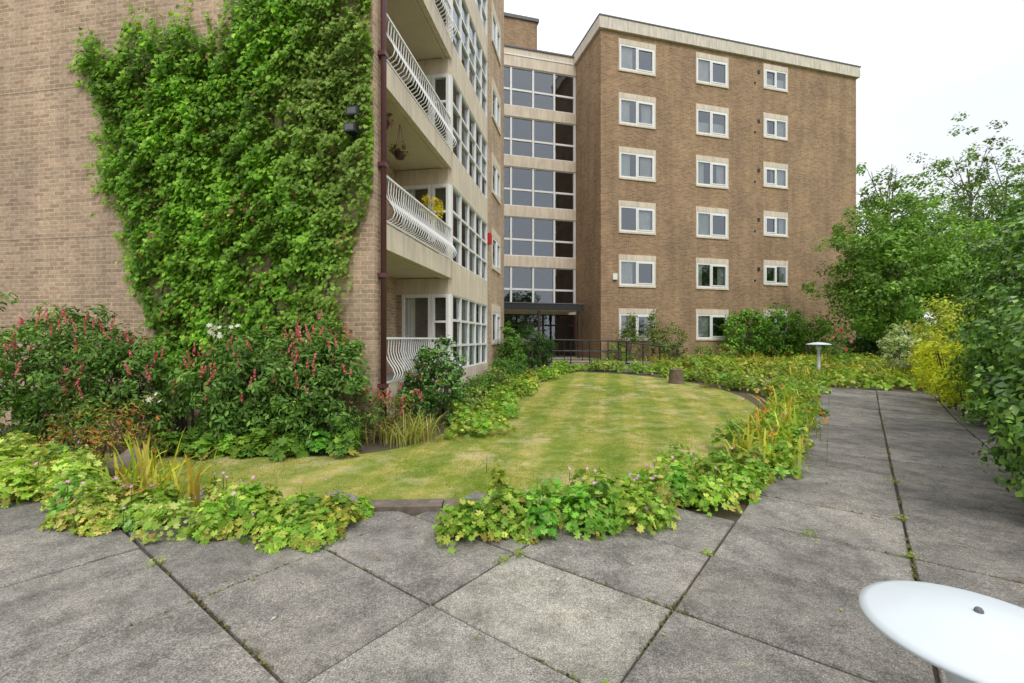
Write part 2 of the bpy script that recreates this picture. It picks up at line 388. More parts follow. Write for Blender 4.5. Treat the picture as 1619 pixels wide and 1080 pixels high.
# ---------------------------------------------------------------- hand railing + ramp
G=Geo(); E=empty('ramp_hand_railing')
def rail(p0,p1,h=.95,n=9,z0=.55,z1=.55):
    (x0,y0),(x1,y1)=p0,p1
    P=lambda t,dz:(x0+(x1-x0)*t,y0+(y1-y0)*t,z0+(z1-z0)*t+dz)
    G.tube('black',[P(0,h),P(1,h)],.028,8,'handrail'); G.tube('black',[P(0,h*.5),P(1,h*.5)],.018,6,'mid_rail')
    for i in range(n): 
        t=i/(n-1); G.tube('black',[P(t,-.1),P(t,h)],.024,6,'posts')
rail((1.7,19.4),(5.0,19.9),z0=.62,z1=.55,n=5); rail((5.0,19.9),(7.0,19.3),z0=.55,z1=.32,n=4,h=.9)
rail((1.7,19.4),(1.4,21.5),z0=.62,z1=.62,n=3); rail((2.4,20.9),(5.0,21.4),z0=.6,z1=.55,n=4)
G.build(E)
G=Geo(); E2=empty('entrance_ramp')
G.quad('slab',[(1.7,19.45,.62),(5.0,19.95,.56),(5.0,21.3,.57),(1.6,21.1,.62)],'ramp_surface')
G.quad('brick_far',[(1.7,19.45,.2),(5.0,19.95,.2),(5.0,19.95,.54),(1.7,19.45,.61)],'ramp_wall')
G.quad('slab',[(5.0,19.95,.56),(7.0,19.4,.42),(7.2,20.6,.56),(5.0,21.3,.57)],'ramp_surface')
G.build(E2)
for o in E2.children:
    me=o.data
    if 'col' not in me.attributes:
        a=me.attributes.new('col','FLOAT_COLOR','POINT'); a.data.foreach_set('color',np.tile([.28,.26,.23,1],len(me.vertices)))

# ---------------------------------------------------------------- ground, lawn, paving
xs=[-300,-120,-50,-25,-12,-6,0,6,12,20,30,60,120,300]; ys=[-300,-100,-30,-6,0,4,9,12,15,18,22,30,60,120,300]
v=[(x,y,g(y)) for y in ys for x in xs]; nx=len(xs)
f=[(j*nx+i,j*nx+i+1,(j+1)*nx+i+1,(j+1)*nx+i) for j in range(len(ys)-1) for i in range(nx-1)]
me=bpy.data.meshes.new('ground'); me.from_pydata(v,[],f); me.materials.append(M['ground']); link(bpy.data.objects.new('ground',me))
def sheet(name,poly,dz,mat,col=None):
    bm=bmesh.new(); vs=[bm.verts.new((x,y,0)) for x,y in poly]; bm.faces.new(vs)
    bmesh.ops.triangulate(bm,faces=bm.faces[:])
    for yy in (9,22):
        bmesh.ops.bisect_plane(bm,geom=bm.verts[:]+bm.edges[:]+bm.faces[:],plane_co=(0,yy,0),plane_no=(0,1,0))
    for v in bm.verts: v.co.z=g(v.co.y)+dz
    bmesh.ops.recalc_face_normals(bm,faces=bm.faces[:])
    me=bpy.data.meshes.new(name); bm.to_mesh(me); bm.free()
    if me.polygons[0].normal.z<0: me.flip_normals()
    me.materials.append(M[mat])
    if col:
        a=me.attributes.new('col','FLOAT_COLOR','POINT'); a.data.foreach_set('color',np.tile([*col,1],len(me.vertices)))
    return link(bpy.data.objects.new(name,me))
def smoothpoly(P,it=2):
    for _ in range(it):
        Q=[]
        for i in range(len(P)):
            a,b=P[i],P[(i+1)%len(P)]
            Q+= [(a[0]*.75+b[0]*.25,a[1]*.75+b[1]*.25),(a[0]*.25+b[0]*.75,a[1]*.25+b[1]*.75)]
        P=Q
    return P
lawn=smoothpoly([(-7.5,5.9),(-5.2,6.5),(-3.6,6.2),(-2.2,6.1),(-1.35,6.9),(-.95,8.5),(-.75,10.8),(.0,13.6),(.9,16.0),(2.2,17.0),(3.8,16.4),(5.3,14.9),(6.0,12.6),(5.6,10.2),(4.4,7.7),(3.2,6.2),(1.9,5.3),(.4,4.75),(-1.1,4.35),(-2.6,4.3),(-4.0,4.6),(-5.8,5.0),(-7.5,5.3)])
sheet('lawn',lawn,.012,'lawn')
def inpoly(x,y,P):
    c=False; j=len(P)-1
    for i in range(len(P)):
        if (P[i][1]>y)!=(P[j][1]>y) and x<(P[j][0]-P[i][0])*(y-P[i][1])/(P[j][1]-P[i][1])+P[i][0]: c=not c
        j=i
    return c
sheet('cross_path',[(8.2,12.2),(9.6,13.7),(5.9,16.6),(4.6,19.0),(1.5,19.3),(.3,18.2),(3.6,17.3),(5.6,15.3)],.016,'slab',(.27,.25,.23))
ca,sa=.791,.6115
paved=[(-14,-5),(-14,6.0),(-7,5.6),(-4.6,4.5),(-2.9,3.95),(-1,4.1),(.3,4.05),(1.6,4.5),(2.3,4.45),(9.0,13.05),(11.3,11.3),(1.2,-1.8),(8,-5)]
def xy(a,b): return a*sa-b*ca, a*ca+b*sa
SV=[];SF=[];SC=[]
DA,DB=.83,1.15; gap=.010
for i in range(-12,26):
    for j in range(-3,18):
        a0=1.84+DA*i; b0=-.27+DB*j
        a1,b1=a0+DA,b0+DB
        cx,cy=xy((a0+a1)/2,(b0+b1)/2)
        inside=any(inpoly(*xy(aa,bb),paved) for aa in (a0+.15,(a0+a1)/2,a1-.15) for bb in (b0+.15,(b0+b1)/2,b1-.15))
        if not inside: continue
        if cx>0 and b0>.8 and a0>4.1: continue
        if a1>16.3: continue
        k=random.random(); c=np.array([.222,.208,.187])*random.uniform(.78,1.17)
        if i==0 and j==1: c=np.array([.33,.315,.27])
        elif k<.08: c=np.array([.28,.265,.235])
        zo=random.uniform(-.005,.005); tx=random.uniform(-.005,.005); ty=random.uniform(-.005,.005); base=len(SV); ch=.007
        da,db=random.uniform(-.004,.004),random.uniform(-.004,.004)
        for (e,zz) in ((0,.022),(0,-.02),(ch,.03)):
            for (aa,bb,s,t) in ((a0+gap+e,b0+gap+e,-1,-1),(a1-gap-e,b0+gap+e,1,-1),(a1-gap-e,b1-gap-e,1,1),(a0+gap+e,b1-gap-e,-1,1)):
                x,y=xy(aa+da,bb+db); SV.append((x,y,g(y)+zz+zo+tx*s+ty*t)); SC.append((*c,1))
        t=base+8
        SF.append((t,t+3,t+2,t+1)[::-1])
        for q in range(4):
            r=(q+1)%4; SF.append((base+q,base+r,t+r,t+q)); SF.append((base+4+q,base+4+r,base+r,base+q))
me=bpy.data.meshes.new('paving'); me.from_pydata(SV,[],SF); me.materials.append(M['slab'])
a=me.attributes.new('col','FLOAT_COLOR','POINT'); a.data.foreach_set('color',np.array(SC).ravel())
bm=bmesh.new(); bm.from_mesh(me); bmesh.ops.recalc_face_normals(bm,faces=bm.faces[:]); bm.to_mesh(me); bm.free()
link(bpy.data.objects.new('paving',me))

# ---------------------------------------------------------------- foliage toolkit
def unit(a): return a/np.maximum(np.linalg.norm(a,axis=1,keepdims=True),1e-9)
def shape_simple(w=.3,fold=.1): 
    return np.array([(0,-.5,0),(-w,-.02,fold),(0,.5,-.06),(w,-.02,fold)]),[(0,2,1),(0,3,2)]
def shape_long(w=.16):
    return np.array([(0,-.5,0),(-w,-.1,.06),(-w*.7,.25,.03),(0,.5,-.1),(w*.7,.25,.03),(w,-.1,.06)]),[(0,2,1),(0,3,2),(0,4,3),(0,5,4)]
def shape_lobed():
    pts=[(0,0,.0)]
    for i,(ang,r) in enumerate([(-75,.30),(-50,.5),(-30,.33),(-8,.52),(14,.34),(40,.56),(65,.36),(90,.6),(115,.36),(140,.56),(166,.34),(188,.52),(210,.33),(230,.5),(255,.30)]):
        t=math.radians(ang); pts.append((r*math.cos(t),r*math.sin(t),.12*r if i%2 else .02))
    n=len(pts)-1
    return np.array(pts),[(0,i,i+1) for i in range(1,n)]
def shape_ivy():
    pts=[(0,-.1,0),(0,-.32,.02),(.25,-.4,0),(.46,-.12,-.05),(.28,.05,.03),(.34,.28,-.03),(.16,.28,.03),(0,.6,-.08),(-.16,.28,.03),(-.34,.28,-.03),(-.28,.05,.03),(-.46,-.12,-.05),(-.25,-.4,0)]
    n=len(pts)-1
    return np.array(pts),[(0,i,i%n+1) for i in range(1,n+1)]
def mkmesh(name,V,T,C,mat,parent=None):
    me=bpy.data.meshes.new(name); nv=len(V); nf=len(T)
    me.vertices.add(nv); me.vertices.foreach_set('co',V.astype(np.float32).ravel())
    me.loops.add(nf*3); me.loops.foreach_set('vertex_index',T.astype(np.int32).ravel())
    me.polygons.add(nf); me.polygons.foreach_set('loop_start',np.arange(0,nf*3,3,dtype=np.int32))
    me.update(calc_edges=True)
    a=me.attributes.new('col','FLOAT_COLOR','POINT'); a.data.foreach_set('color',np.concatenate([np.clip(C,0,1),np.ones((nv,1))],1).astype(np.float32).ravel())
    me.materials.append(M[mat]); me.validate()
    return link(bpy.data.objects.new(name,me),parent)
def leaves(name,P,Nn,S,C,shape,mat='leaf',parent=None,down=0.0):
    sh,fs=shape; n=len(P); k=len(sh)
    Nn=unit(Nn); r=R.normal(size=(n,3)); r=unit(r)
    if down>0: r=unit(r*(1-down)+np.array([0,0,-1])*down)
    b=unit(r-Nn*np.sum(r*Nn,1,keepdims=True)); t=np.cross(b,Nn)
    S=np.asarray(S).reshape(-1,1,1)*np.ones((n,1,1))
    V=P[:,None,:]+S*(sh[None,:,0:1]*t[:,None,:]+sh[None,:,1:2]*b[:,None,:]+sh[None,:,2:3]*Nn[:,None,:])
    T=(np.arange(n)[:,None,None]*k+np.array(fs)[None]).reshape(-1,3)
    CC=np.repeat(C,k,axis=0)
    return mkmesh(name,V.reshape(-1,3),T,CC,mat,parent)
def pal(n,cols,w=None,jit=.18):
    cols=np.array(cols); i=R.choice(len(cols),n,p=None if w is None else np.array(w)/sum(w)); j=R.integers(0,len(cols),n); t=R.random((n,1))*.3
    c=cols[i]*(1-t)+cols[j]*t
    return c*(1+R.normal(size=(n,1))*jit).clip(.45,1.7)
def clump(center,rad,nc,cr,nl,lump=.1,zmin=None,inner=.25):
    center=np.array(center,float); rad=np.array(rad,float)
    d=unit(R.normal(size=(nc,3))); rr=(1-inner*R.random((nc,1))**1.5)*(1+R.normal(size=(nc,1))*lump)
    cc=center+d*rad*rr
    crr=cr*R.uniform(.6,1.35,(nc,1))
    idx=np.repeat(np.arange(nc),nl)
    dd=unit(R.normal(size=(nc*nl,3))); q=R.random((nc*nl,1))**.4
    P=cc[idx]+dd*crr[idx]*q*np.array([1,1,.8])
    out=unit((P-center)/rad)*.6+dd*.7+np.array([0,0,.45])
    m=np.ones(len(P),bool)
    if zmin is not None: m=P[:,2]>zmin+gv(P[:,1])
    return P[m],out[m],idx[m]
def bush(name,blobs,cols,size,shape,nl=45,nc=90,cr=.25,w=None,mat='leaf',jit=.18,stem=True,zmin=.02,parent=None,lump=.1,rnd=.45):
    Ps=[];Ns=[];Cs=[]
    e=parent or empty(name)
    for b in blobs:
        n=int(nc*(b[6] if len(b)>6 else 1))
        P,O,ix=clump(b[:3],b[3:6],n,cr,nl,lump,zmin); 
        c=pal(len(P),cols,w,jit); br=(1+R.normal(size=(n+1,1))*.2).clip(.55,1.6)
        Ps.append(P);Ns.append(O+R.normal(size=P.shape)*rnd);Cs.append(c*br[ix])
    P=np.concatenate(Ps);Nn=np.concatenate(Ns);C=np.concatenate(Cs)
    leaves('foliage',P,Nn,size*R.uniform(.6,1.3,len(P)),C,shape,mat,e)
    if stem:
        G=Geo()
        for b in blobs:
            z0=g(b[1])
            for _ in range(9):
                a=R.uniform(0,6.28); q=R.uniform(.2,.85)
                G.tube('bark',[(b[0]+.1*math.cos(a),b[1]+.1*math.sin(a),z0-.05),(b[0]+b[3]*q*.5*math.cos(a),b[1]+b[4]*q*.5*math.sin(a),(z0+b[2])/2),(b[0]+b[3]*q*math.cos(a),b[1]+b[4]*q*math.sin(a),b[2]+b[5]*.5)],[.02,.014,.005],5,'stems',False)
        G.build(e)
    return e
def blades(name,B,az,Ln,W,bend,C,parent=None,seg=4):
    n=len(B); s=np.linspace(0,1,seg+1)[None,:,None]
    d=np.stack([np.cos(az),np.sin(az),0*az],1)[:,None,:]; side=np.stack([-np.sin(az),np.cos(az),0*az],1)[:,None,:]
    Ln=Ln[:,None,None]; bend=bend[:,None,None]; W=W[:,None,None]
    c=B[:,None,:]+d*(Ln*bend*s**2)+np.array([0,0,1])*(Ln*(s-.55*bend*s**2.2))
    w=W*(1-s**2.5)*.5*(0.5+1.2*s-.7*s*s)*1.6
    V=np.concatenate([c-side*w,c+side*w],2).reshape(n,(seg+1)*2,3)
    fs=[]
    for i in range(seg): fs+=[(2*i,2*i+1,2*i+3),(2*i,2*i+3,2*i+2)]
    T=(np.arange(n)[:,None,None]*(seg+1)*2+np.array(fs)[None]).reshape(-1,3)
    return mkmesh(name,V.reshape(-1,3),T,np.repeat(C,(seg+1)*2,axis=0),'leaf',parent)
def flowers(name,P,size,C,parent=None,petals=5):
    pts=[(0,0,0)]; 
    for i in range(petals*2):
        t=math.pi*i/petals; r=.5 if i%2==0 else .26; pts.append((r*math.cos(t),r*math.sin(t),.12*r))
    n=len(pts)-1
    sh=(np.array(pts),[(0,i,i%n+1) for i in range(1,n+1)])
    Nn=R.normal(size=P.shape)*.5+np.array([0,-.6,.7])
    return leaves(name,P,Nn,size*R.uniform(.7,1.2,len(P)),C,sh,'petal',parent)
def spikes(name,tips,h,r,col,parent):
    n=len(tips); k=30
    idx=np.repeat(np.arange(n),k); s=R.random(n*k); a=R.uniform(0,6.28,n*k)
    lean=R.normal(size=(n,2))*.25
    hh=h*R.uniform(.5,1.3,n)[idx]
    P=tips[idx]+np.stack([lean[idx,0]*s*hh+np.cos(a)*r*(1-s*.7),lean[idx,1]*s*hh+np.sin(a)*r*(1-s*.7),s*hh],1)
    return leaves(name,P,np.stack([np.cos(a),np.sin(a),.3+0*a],1),.03*np.ones(n*k),pal(n*k,col,None,.25),shape_simple(.35),'petal',parent)
def stems_to(P,parent,base_dz=.35,col=(.10,.16,.03)):
    n=len(P); B=P.copy(); B[:,2]-=base_dz
    blades('flower_stems',B,R.uniform(0,6.28,n),np.full(n,base_dz),np.full(n,.008),np.full(n,.05),np.tile(col,(n,1)),parent,2)

# ---------------------------------------------------------------- ivy on the front wall
ed=np.array([-.987,.163,0.]); c1=np.array([-2.2,7.25,0.]); nout=np.array([-.163,-.987,0.])
def ivy():
    def edge_l(z):
        pts=[(1.2,3.85),(2.0,4.0),(3.0,4.25),(3.8,4.6),(4.4,4.9),(5.0,4.8),(5.8,5.0),(6.4,5.25),(6.75,5.3)]
        return np.interp(z,[p[0] for p in pts],[p[1] for p in pts])
    def edge_r(z): return np.interp(z,[1,2.0,2.5,3.1,3.9,5,6.2,7,8],[.6,.5,.42,.4,.08,.05,.07,.1,.3])
    def top(w): return np.interp(w,[0,.8,1.6,2.2,2.7,3.1,3.8,4.4,4.8,5.3],[8.3,8.2,7.5,7.2,6.6,6.4,6.75,6.8,6.35,6.6])
    n=80000
    w=R.uniform(-.1,5.7,n); z=R.uniform(.8,8.3,n)
    f=lambda a,b,p: np.sin(a*w+p)*np.cos(b*z+p*1.7)
    nz=.5*f(3.1,2.3,.4)+.3*f(7.3,5.9,1.9)+.25*f(13.1,10.7,.2)
    wob=.24*nz+.13*R.normal(size=n)
    m=(w<edge_l(z)+wob)&(w>edge_r(z)+wob*.35)&(z<top(w)+wob*1.6)
    hole=(nz+.25*np.sin(1.7*w+5)*np.sin(2.1*z))
    m&=~((hole<-.66-.0*z)&(R.random(n)<.8))
    low=(z<3.0)&(np.sin(4.1*w+2*z)+np.sin(6.3*z-2*w)>1.0)&(R.random(n)<.8); m&=~low
    w=w[m];z=z[m];nz=nz[m]
    rel=.18+.09*np.sin(5.1*w+1.3*np.sin(2*z))*np.sin(3.3*z+w)+.06*np.sin(11*w+3*z+2*np.sin(4*z))+.05*np.sin(15*z+5*w+3*np.sin(3*w))+.05*R.normal(size=len(w))
    rel=rel.clip(.02,.45)*(1-.7*R.random(len(w))**1.6)
    P=c1+ed*w[:,None]+nout*rel[:,None]; P[:,2]=z
    Nn=nout*1.0+np.array([0,0,.6])+R.normal(size=P.shape)*.42
    C=pal(len(P),[(.14,.32,.022),(.22,.43,.035),(.30,.50,.05),(.08,.20,.015)],[3,4,2.4,1.8],.22)
    patch=(1+.27*np.sin(2.3*w+1.1*z)*np.sin(1.9*z-.7*w)+.16*np.sin(7*w-4*z))[:,None]
    C=C*patch
    t=((1.7+.5*np.sin(z*1.5)-w)/1.0).clip(0,1)[:,None]*.7
    C=C*(1-t)+(np.array([.29,.40,.09])*R.uniform(.5,1.25,(len(P),1)))*t
    rp=(np.sin(3*w+2*z)*np.sin(2.7*z-w)>.6)
    red=(R.random(len(P))<.012+.07*rp*(z<4.2)+.02*rp); C[red]=np.array([.30,.12,.07])*R.uniform(.6,1.3,(red.sum(),1))
    e=empty('ivy_plant')
    leaves('leaves',P,Nn,R.uniform(.045,.10,len(P)),C,shape_ivy(),'leaf',e,down=.75)
    Q=[]
    for _ in range(140):
        if random.random()<.5:
            zz=random.uniform(2.4,6.7); ww=edge_l(zz); dw,dz=random.uniform(.3,1),random.uniform(-.3,.9)
        elif random.random()<.6:
            ww=random.uniform(1.3,5.2); zz=top(ww); dw,dz=random.uniform(-.6,.6),1
        else:
            zz=random.uniform(2.6,7.5); ww=edge_r(zz); dw,dz=random.uniform(-.6,-.1),random.uniform(-.3,.8)
            if ww<.3: dw=random.uniform(-.1,0)
        ln=random.uniform(.2,.75); k=int(ln*36)
        for i in range(k):
            s=i/k*ln; Q.append((ww+dw*s+random.gauss(0,.02),zz+dz*s+random.gauss(0,.025)))
    Q=np.array(Q); P=c1+ed*Q[:,:1]+nout*R.uniform(.02,.1,(len(Q),1)); P[:,2]=Q[:,1]
    leaves('shoots',P,nout+R.normal(size=P.shape)*.35+np.array([0,0,.3]),R.uniform(.045,.085,len(P)),pal(len(P),[(.25,.46,.045),(.34,.52,.07)]),shape_ivy(),'leaf',e,down=.6)
    G=Geo()
    for _ in range(30):
        w0=random.uniform(.7,3.9); pts=[]
        for i in range(14):
            zz=.0+i*.5; w0+=random.gauss(0,.09); w0=min(max(w0,.3),4.6); p=c1+ed*w0+nout*.03; pts.append((p[0],p[1],zz))
        G.tube('bark',pts,[.025-.0014*i for i in range(14)],5,'stems',False)
    G.build(e)
ivy()

# ---------------------------------------------------------------- geranium border
GER=[(.22,.42,.04),(.32,.50,.07),(.14,.29,.03),(.50,.54,.11),(.36,.20,.07)]; GW=[4,4,2.4,1.9,.15]
PAL2=[(.42,.56,.11),(.30,.48,.06),(.60,.62,.18),(.2,.36,.04),(.45,.22,.08)]; PW2=[4,3,2.4,2,.2]
def border(name,line,width,step,mh,nl,size,cols=GER,w=GW,fl=0,flc=(.66,.34,.62)):
    e=empty(name); Ps=[];Ns=[];Cs=[];Ss=[]
    pts=np.array(line,float); seg=np.linalg.norm(np.diff(pts,axis=0),axis=1); cum=np.r_[0,np.cumsum(seg)]
    n=int(cum[-1]/step); FP=[]
    for i in range(n):
        s=cum[-1]*(i+.5)/n; c=np.array([np.interp(s,cum,pts[:,0]),np.interp(s,cum,pts[:,1])])
        for _ in range(3):
            o=c+R.normal(size=2)*width*.30; r=R.uniform(.13,.36)*width/.8; h=mh*R.uniform(.4,1.35)
            tint=np.array([1+R.normal()*.14,1+R.normal()*.05,1]).clip(.6,1.4)*R.uniform(.7,1.22)
            kl=int(nl*R.uniform(.6,1.15)); q=R.random(kl)**.5*r; a=R.uniform(0,6.28,kl); x=o[0]+q*np.cos(a); y=o[1]+q*np.sin(a)
            prof=np.sqrt(np.maximum(0,1-(q/r)**2)); z=gv(y)+.03+h*prof*R.uniform(.4,1.1,kl)
            P=np.stack([x,y,z],1); out=np.stack([np.cos(a)*q/r,np.sin(a)*q/r,.35+prof],1)
            Ps.append(P);Ns.append(out+R.normal(size=P.shape)*.42)
            c0=pal(kl,cols,w)*tint; low=(z-gv(y)<.1)&(R.random(kl)<.25); c0[low]=np.array([.42,.38,.07])*R.uniform(.5,1.2,(low.sum(),1))
            Cs.append(c0); Ss.append(R.uniform(.35,1.25,kl)*size)
            for _ in range(fl if R.random()<.45 else 0): FP.append((o[0]+R.normal()*r*.6,o[1]+R.normal()*r*.6,g(o[1])+h+R.uniform(.02,.12)))
    leaves('leaves',np.concatenate(Ps),np.concatenate(Ns),np.concatenate(Ss),np.concatenate(Cs),shape_lobed(),'leaf',e)
    if FP:
        FP=np.array(FP); flowers('flowers',FP,.038,pal(len(FP),[flc],None,.25),e); stems_to(FP,e,.14)
    return e
border('geranium_border',[(-6.1,5.4),(-5.2,4.85),(-4.5,4.5)],.75,.22,.36,230,.08,cols=PAL2,w=PW2,fl=1)
border('geranium_border',[(-4.15,4.25),(-3.3,3.98),(-2.75,3.85)],.55,.18,.27,220,.07,cols=PAL2,w=PW2,fl=2)
border('geranium_border',[(-2.4,3.82),(-2.0,3.80),(-1.35,3.84)],.56,.16,.27,220,.07,fl=2)
border('geranium_border',[(-.5,3.80),(.1,3.76),(.8,4.0),(1.5,4.38),(2.2,4.8),(2.9,5.35)],.62,.18,.29,220,.07,fl=2)
border('geranium_border',[(2.9,5.4),(3.6,6.4),(4.4,7.5),(5.4,8.9),(6.5,10.4),(7.6,11.9),(7.9,12.4)],.7,.27,.36,140,.078,fl=1)
border('geranium_border',[(-1.0,7.4),(-.55,8.6),(-.45,10.5),(.3,13.3),(1.1,15.7),(2.3,17.6),(4.2,17.2),(5.6,15.7),(6.4,13.8)],.8,.33,.34,100,.09,fl=0)
border('geranium_border',[(6.6,11.3),(6.3,12.4),(6.0,13.6)],1.0,.3,.55,110,.09,fl=0)
border('low_ground_cover',[(9.0,14.4),(11,13.4),(13,13.0),(15,14)],1.6,.4,.38,110,.12,cols=[(.24,.38,.03),(.40,.45,.07),(.16,.28,.03)],w=None,fl=1,flc=(.6,.08,.03))
border('low_ground_cover',[(5.8,18.4),(9,17.8),(12,18.5),(16,20)],2.4,.4,.4,110,.14,cols=[(.24,.36,.03),(.42,.44,.09),(.16,.26,.03)],w=None,fl=1,flc=(.6,.2,.1))
border('low_ground_cover',[(8,15.6),(10.5,15.9),(13,16.2),(15,17)],1.8,.4,.38,100,.13,cols=[(.28,.40,.05),(.45,.46,.1),(.18,.26,.03)],w=None,fl=1,flc=(.6,.2,.1))

# ---------------------------------------------------------------- strap leaves
def tuft(name,cs,n,ln,wd,cols,spread=.18,bend=(.2,.9),fl=0,flc=(.75,.14,.02)):
    e=empty(name); B=[];
    for c in cs:
        k=n; b=np.zeros((k,3)); b[:,:2]=np.array(c)+R.normal(size=(k,2))*spread; b[:,2]=gv(b[:,1]); B.append(b)
    B=np.concatenate(B); m=len(B)
    blades('blades',B,R.uniform(0,6.28,m),ln*R.uniform(.55,1.15,m),wd*R.uniform(.7,1.2,m),R.uniform(*bend,m),pal(m,cols),e,5)
    if fl:
        P=[]
        for c in cs:
            for _ in range(fl):
                o=np.array([c[0]+R.normal()*spread*1.8,c[1]+R.normal()*spread*1.8,0]); o[2]=g(o[1])+ln*R.uniform(.6,.95)
                for q in range(5): P.append(o+R.normal(size=3)*.025)
        P=np.array(P); flowers('flowers',P,.04,pal(len(P),[flc,(.8,.25,.02)],None,.2),e); stems_to(P[::5],e,ln*.8)
    return e
YG=[(.42,.48,.04),(.26,.42,.03),(.6,.55,.08),(.5,.33,.07)]
tuft('strap_leaf_plant',[(-3.4,4.2),(-3.2,4.05),(-3.0,4.15),(-3.6,4.35)],24,.78,.026,YG,.09,(.1,.8))
tuft('strap_leaf_plant',[(-5.0,4.9),(-4.5,4.6)],22,.5,.022,YG,.1,(.1,.8))
tuft('strap_leaf_plant',[(3.6,6.3),(4.0,6.9),(4.5,7.6),(5.0,8.2),(5.5,9.0),(3.3,5.9),(6.0,9.7),(3.0,5.6),(4.2,7.2)],36,.7,.025,YG,.22,fl=2)
tuft('strap_leaf_plant',[(-1.75,6.9),(-1.55,7.3),(-1.9,7.1),(-1.4,7.0)],60,.6,.014,[(.55,.45,.2),(.42,.42,.1),(.28,.34,.06)],.15,(.3,1.0))
tuft('strap_leaf_plant',[(9+R.uniform(0,6),14+R.uniform(0,4)) for _ in range(34)],24,.6,.03,YG,.25,fl=0)
tuft('strap_leaf_plant',[(6+R.uniform(0,9),17.5+R.uniform(0,2.5)) for _ in range(28)],24,.65,.03,YG,.25,fl=1)

# ---------------------------------------------------------------- shrubs on the left
SG=[(.12,.26,.05),(.19,.34,.065),(.08,.17,.032),(.29,.39,.10)]
def fuchsia(name,blobs,nsp,hz=1.0):
    e=bush(name,blobs,SG,.085,shape_long(.2),nl=42,nc=150,cr=.17,w=[4,3,3,1],lump=.16)
    T=[]
    for _ in range(nsp):
        b=blobs[R.integers(len(blobs))]; d=R.normal(size=3); d/=np.linalg.norm(d); d[2]=abs(d[2])*hz; d[1]=-abs(d[1])
        T.append(np.array(b[:3])+d*np.array(b[3:6])*R.uniform(.95,1.15))
    T=np.array(T); spikes('flower_spikes',T,.17,.016,[(.70,.17,.20),(.72,.28,.28),(.56,.10,.14)],e); stems_to(T,e,.25)
    return e
fuchsia('flowering_shrub',[(-6.55,6.85,.95,.9,.7,.98),(-7.7,7.0,.9,1.0,.8,1.05),(-5.75,6.85,.75,.75,.6,.8,.7)],90)
fuchsia('flowering_shrub',[(-3.5,6.75,.85,.85,.55,.85),(-4.15,6.7,.7,.65,.55,.78,.7),(-2.75,6.7,.75,.65,.5,.9,.8),(-3.0,6.95,1.1,.55,.4,.72,.6)],80)
e=bush('rose_bush',[(-4.35,7.05,1.5,.32,.2,.32,.5)],SG,.07,shape_simple(),nc=40,cr=.14)
P=np.array([(-4.25+R.normal()*.13,6.6+R.normal()*.05,1.74+R.normal()*.06) for _ in range(14)]); flowers('white_roses',P,.085,pal(14,[(.78,.76,.64)],None,.05),e,7)
P=np.array([(-4.85,6.2,.85),(-4.9,6.15,.78),(-4.8,6.2,.75)]); flowers('white_roses',P,.09,pal(3,[(.78,.76,.64)],None,.05),e,7)
border('bergenia_plant',[(-4.7,6.3),(-3.6,6.3),(-2.7,6.25),(-2.2,6.35)],.42,.22,.25,60,.14,cols=[(.16,.32,.04),(.23,.42,.05),(.11,.22,.03)],w=None)
e=bush('rusty_spiraea',[(-5.3,5.75,.36,.5,.3,.3),(-4.75,5.6,.42,.38,.25,.36,.7)],[(.50,.22,.06),(.28,.36,.06),(.38,.40,.08),(.45,.14,.04)],.055,shape_long(.15),nl=14,nc=56,cr=.17,lump=.28)
T=np.array([(-4.35+R.normal()*.1,5.5+R.normal()*.1,.6+R.normal()*.08) for _ in range(4)]); flowers('flowers',T,.06,pal(4,[(.8,.15,.03)],None,.1),e,7)
bush('rose_bush',[(-1.35,8.5,.78,.42,.5,.72),(-1.7,8.1,.5,.35,.35,.5,.6)],[(.09,.22,.035),(.15,.31,.045),(.06,.14,.03)],.08,shape_simple(.32),nl=34,nc=95,cr=.15,mat='glossleaf',lump=.2)
e=bush('flowering_shrub',[(-2.0,7.3,.35,.5,.35,.4,.8)],[(.15,.24,.04),(.3,.3,.08),(.34,.15,.07)],.06,shape_long(.15),nl=26,nc=70,cr=.14)
T=np.array([(-2.0+R.normal()*.35,7.1+R.normal()*.15,.65+R.normal()*.08) for _ in range(22)]); spikes('flower_spikes',T,.14,.014,[(.6,.15,.16)],e); stems_to(T,e,.3)
T=np.array([(-1.55+R.normal()*.25,8.1+R.normal()*.2,1.0+R.normal()*.15) for _ in range(7)]); flowers('flowers',T,.07,pal(7,[(.6,.02,.06)],None,.1),e,7)
for (x,y,h) in ((-.95,9.6,.5),(-.75,11.2,.55),(-.55,12.6,.6),(-.25,14.0,.7),(.15,15.3,.55)):
    bush('small_shrub',[(x,y,g(y)+h*.5,.38,.5,h*.6,1)],random.choice([SG,[(.08,.2,.03),(.14,.28,.04)],[(.22,.32,.07),(.34,.4,.12)]]),.08,shape_simple(.3),nl=26,nc=45,cr=.15)
bush('conifer_shrub',[(.75,18.3,1.25,.48,.48,.8),(1.25,18.6,1.1,.45,.45,.65)],[(.05,.12,.03),(.09,.18,.04)],.10,shape_long(.12),nl=40,nc=70,cr=.16)
bush('small_shrub',[(-.15,16.6,1.2,.28,.4,.95),(.1,17.5,1.0,.4,.4,.7)],[(.08,.19,.03),(.15,.28,.04)],.10,shape_simple(.3),nl=34,nc=50,cr=.2)
bush('climbing_rose',[(5.6,21.9,1.5,.55,.35,1.1),(6.9,21.6,1.2,.5,.4,.9,.8),(7.7,21.9,1.4,.7,.4,.9),(6.9,22.3,2.2,.25,.2,.7,.5)],[(.12,.22,.04),(.2,.32,.06),(.24,.2,.08)],.11,shape_simple(.3),nl=20,nc=60,cr=.24,lump=.18)
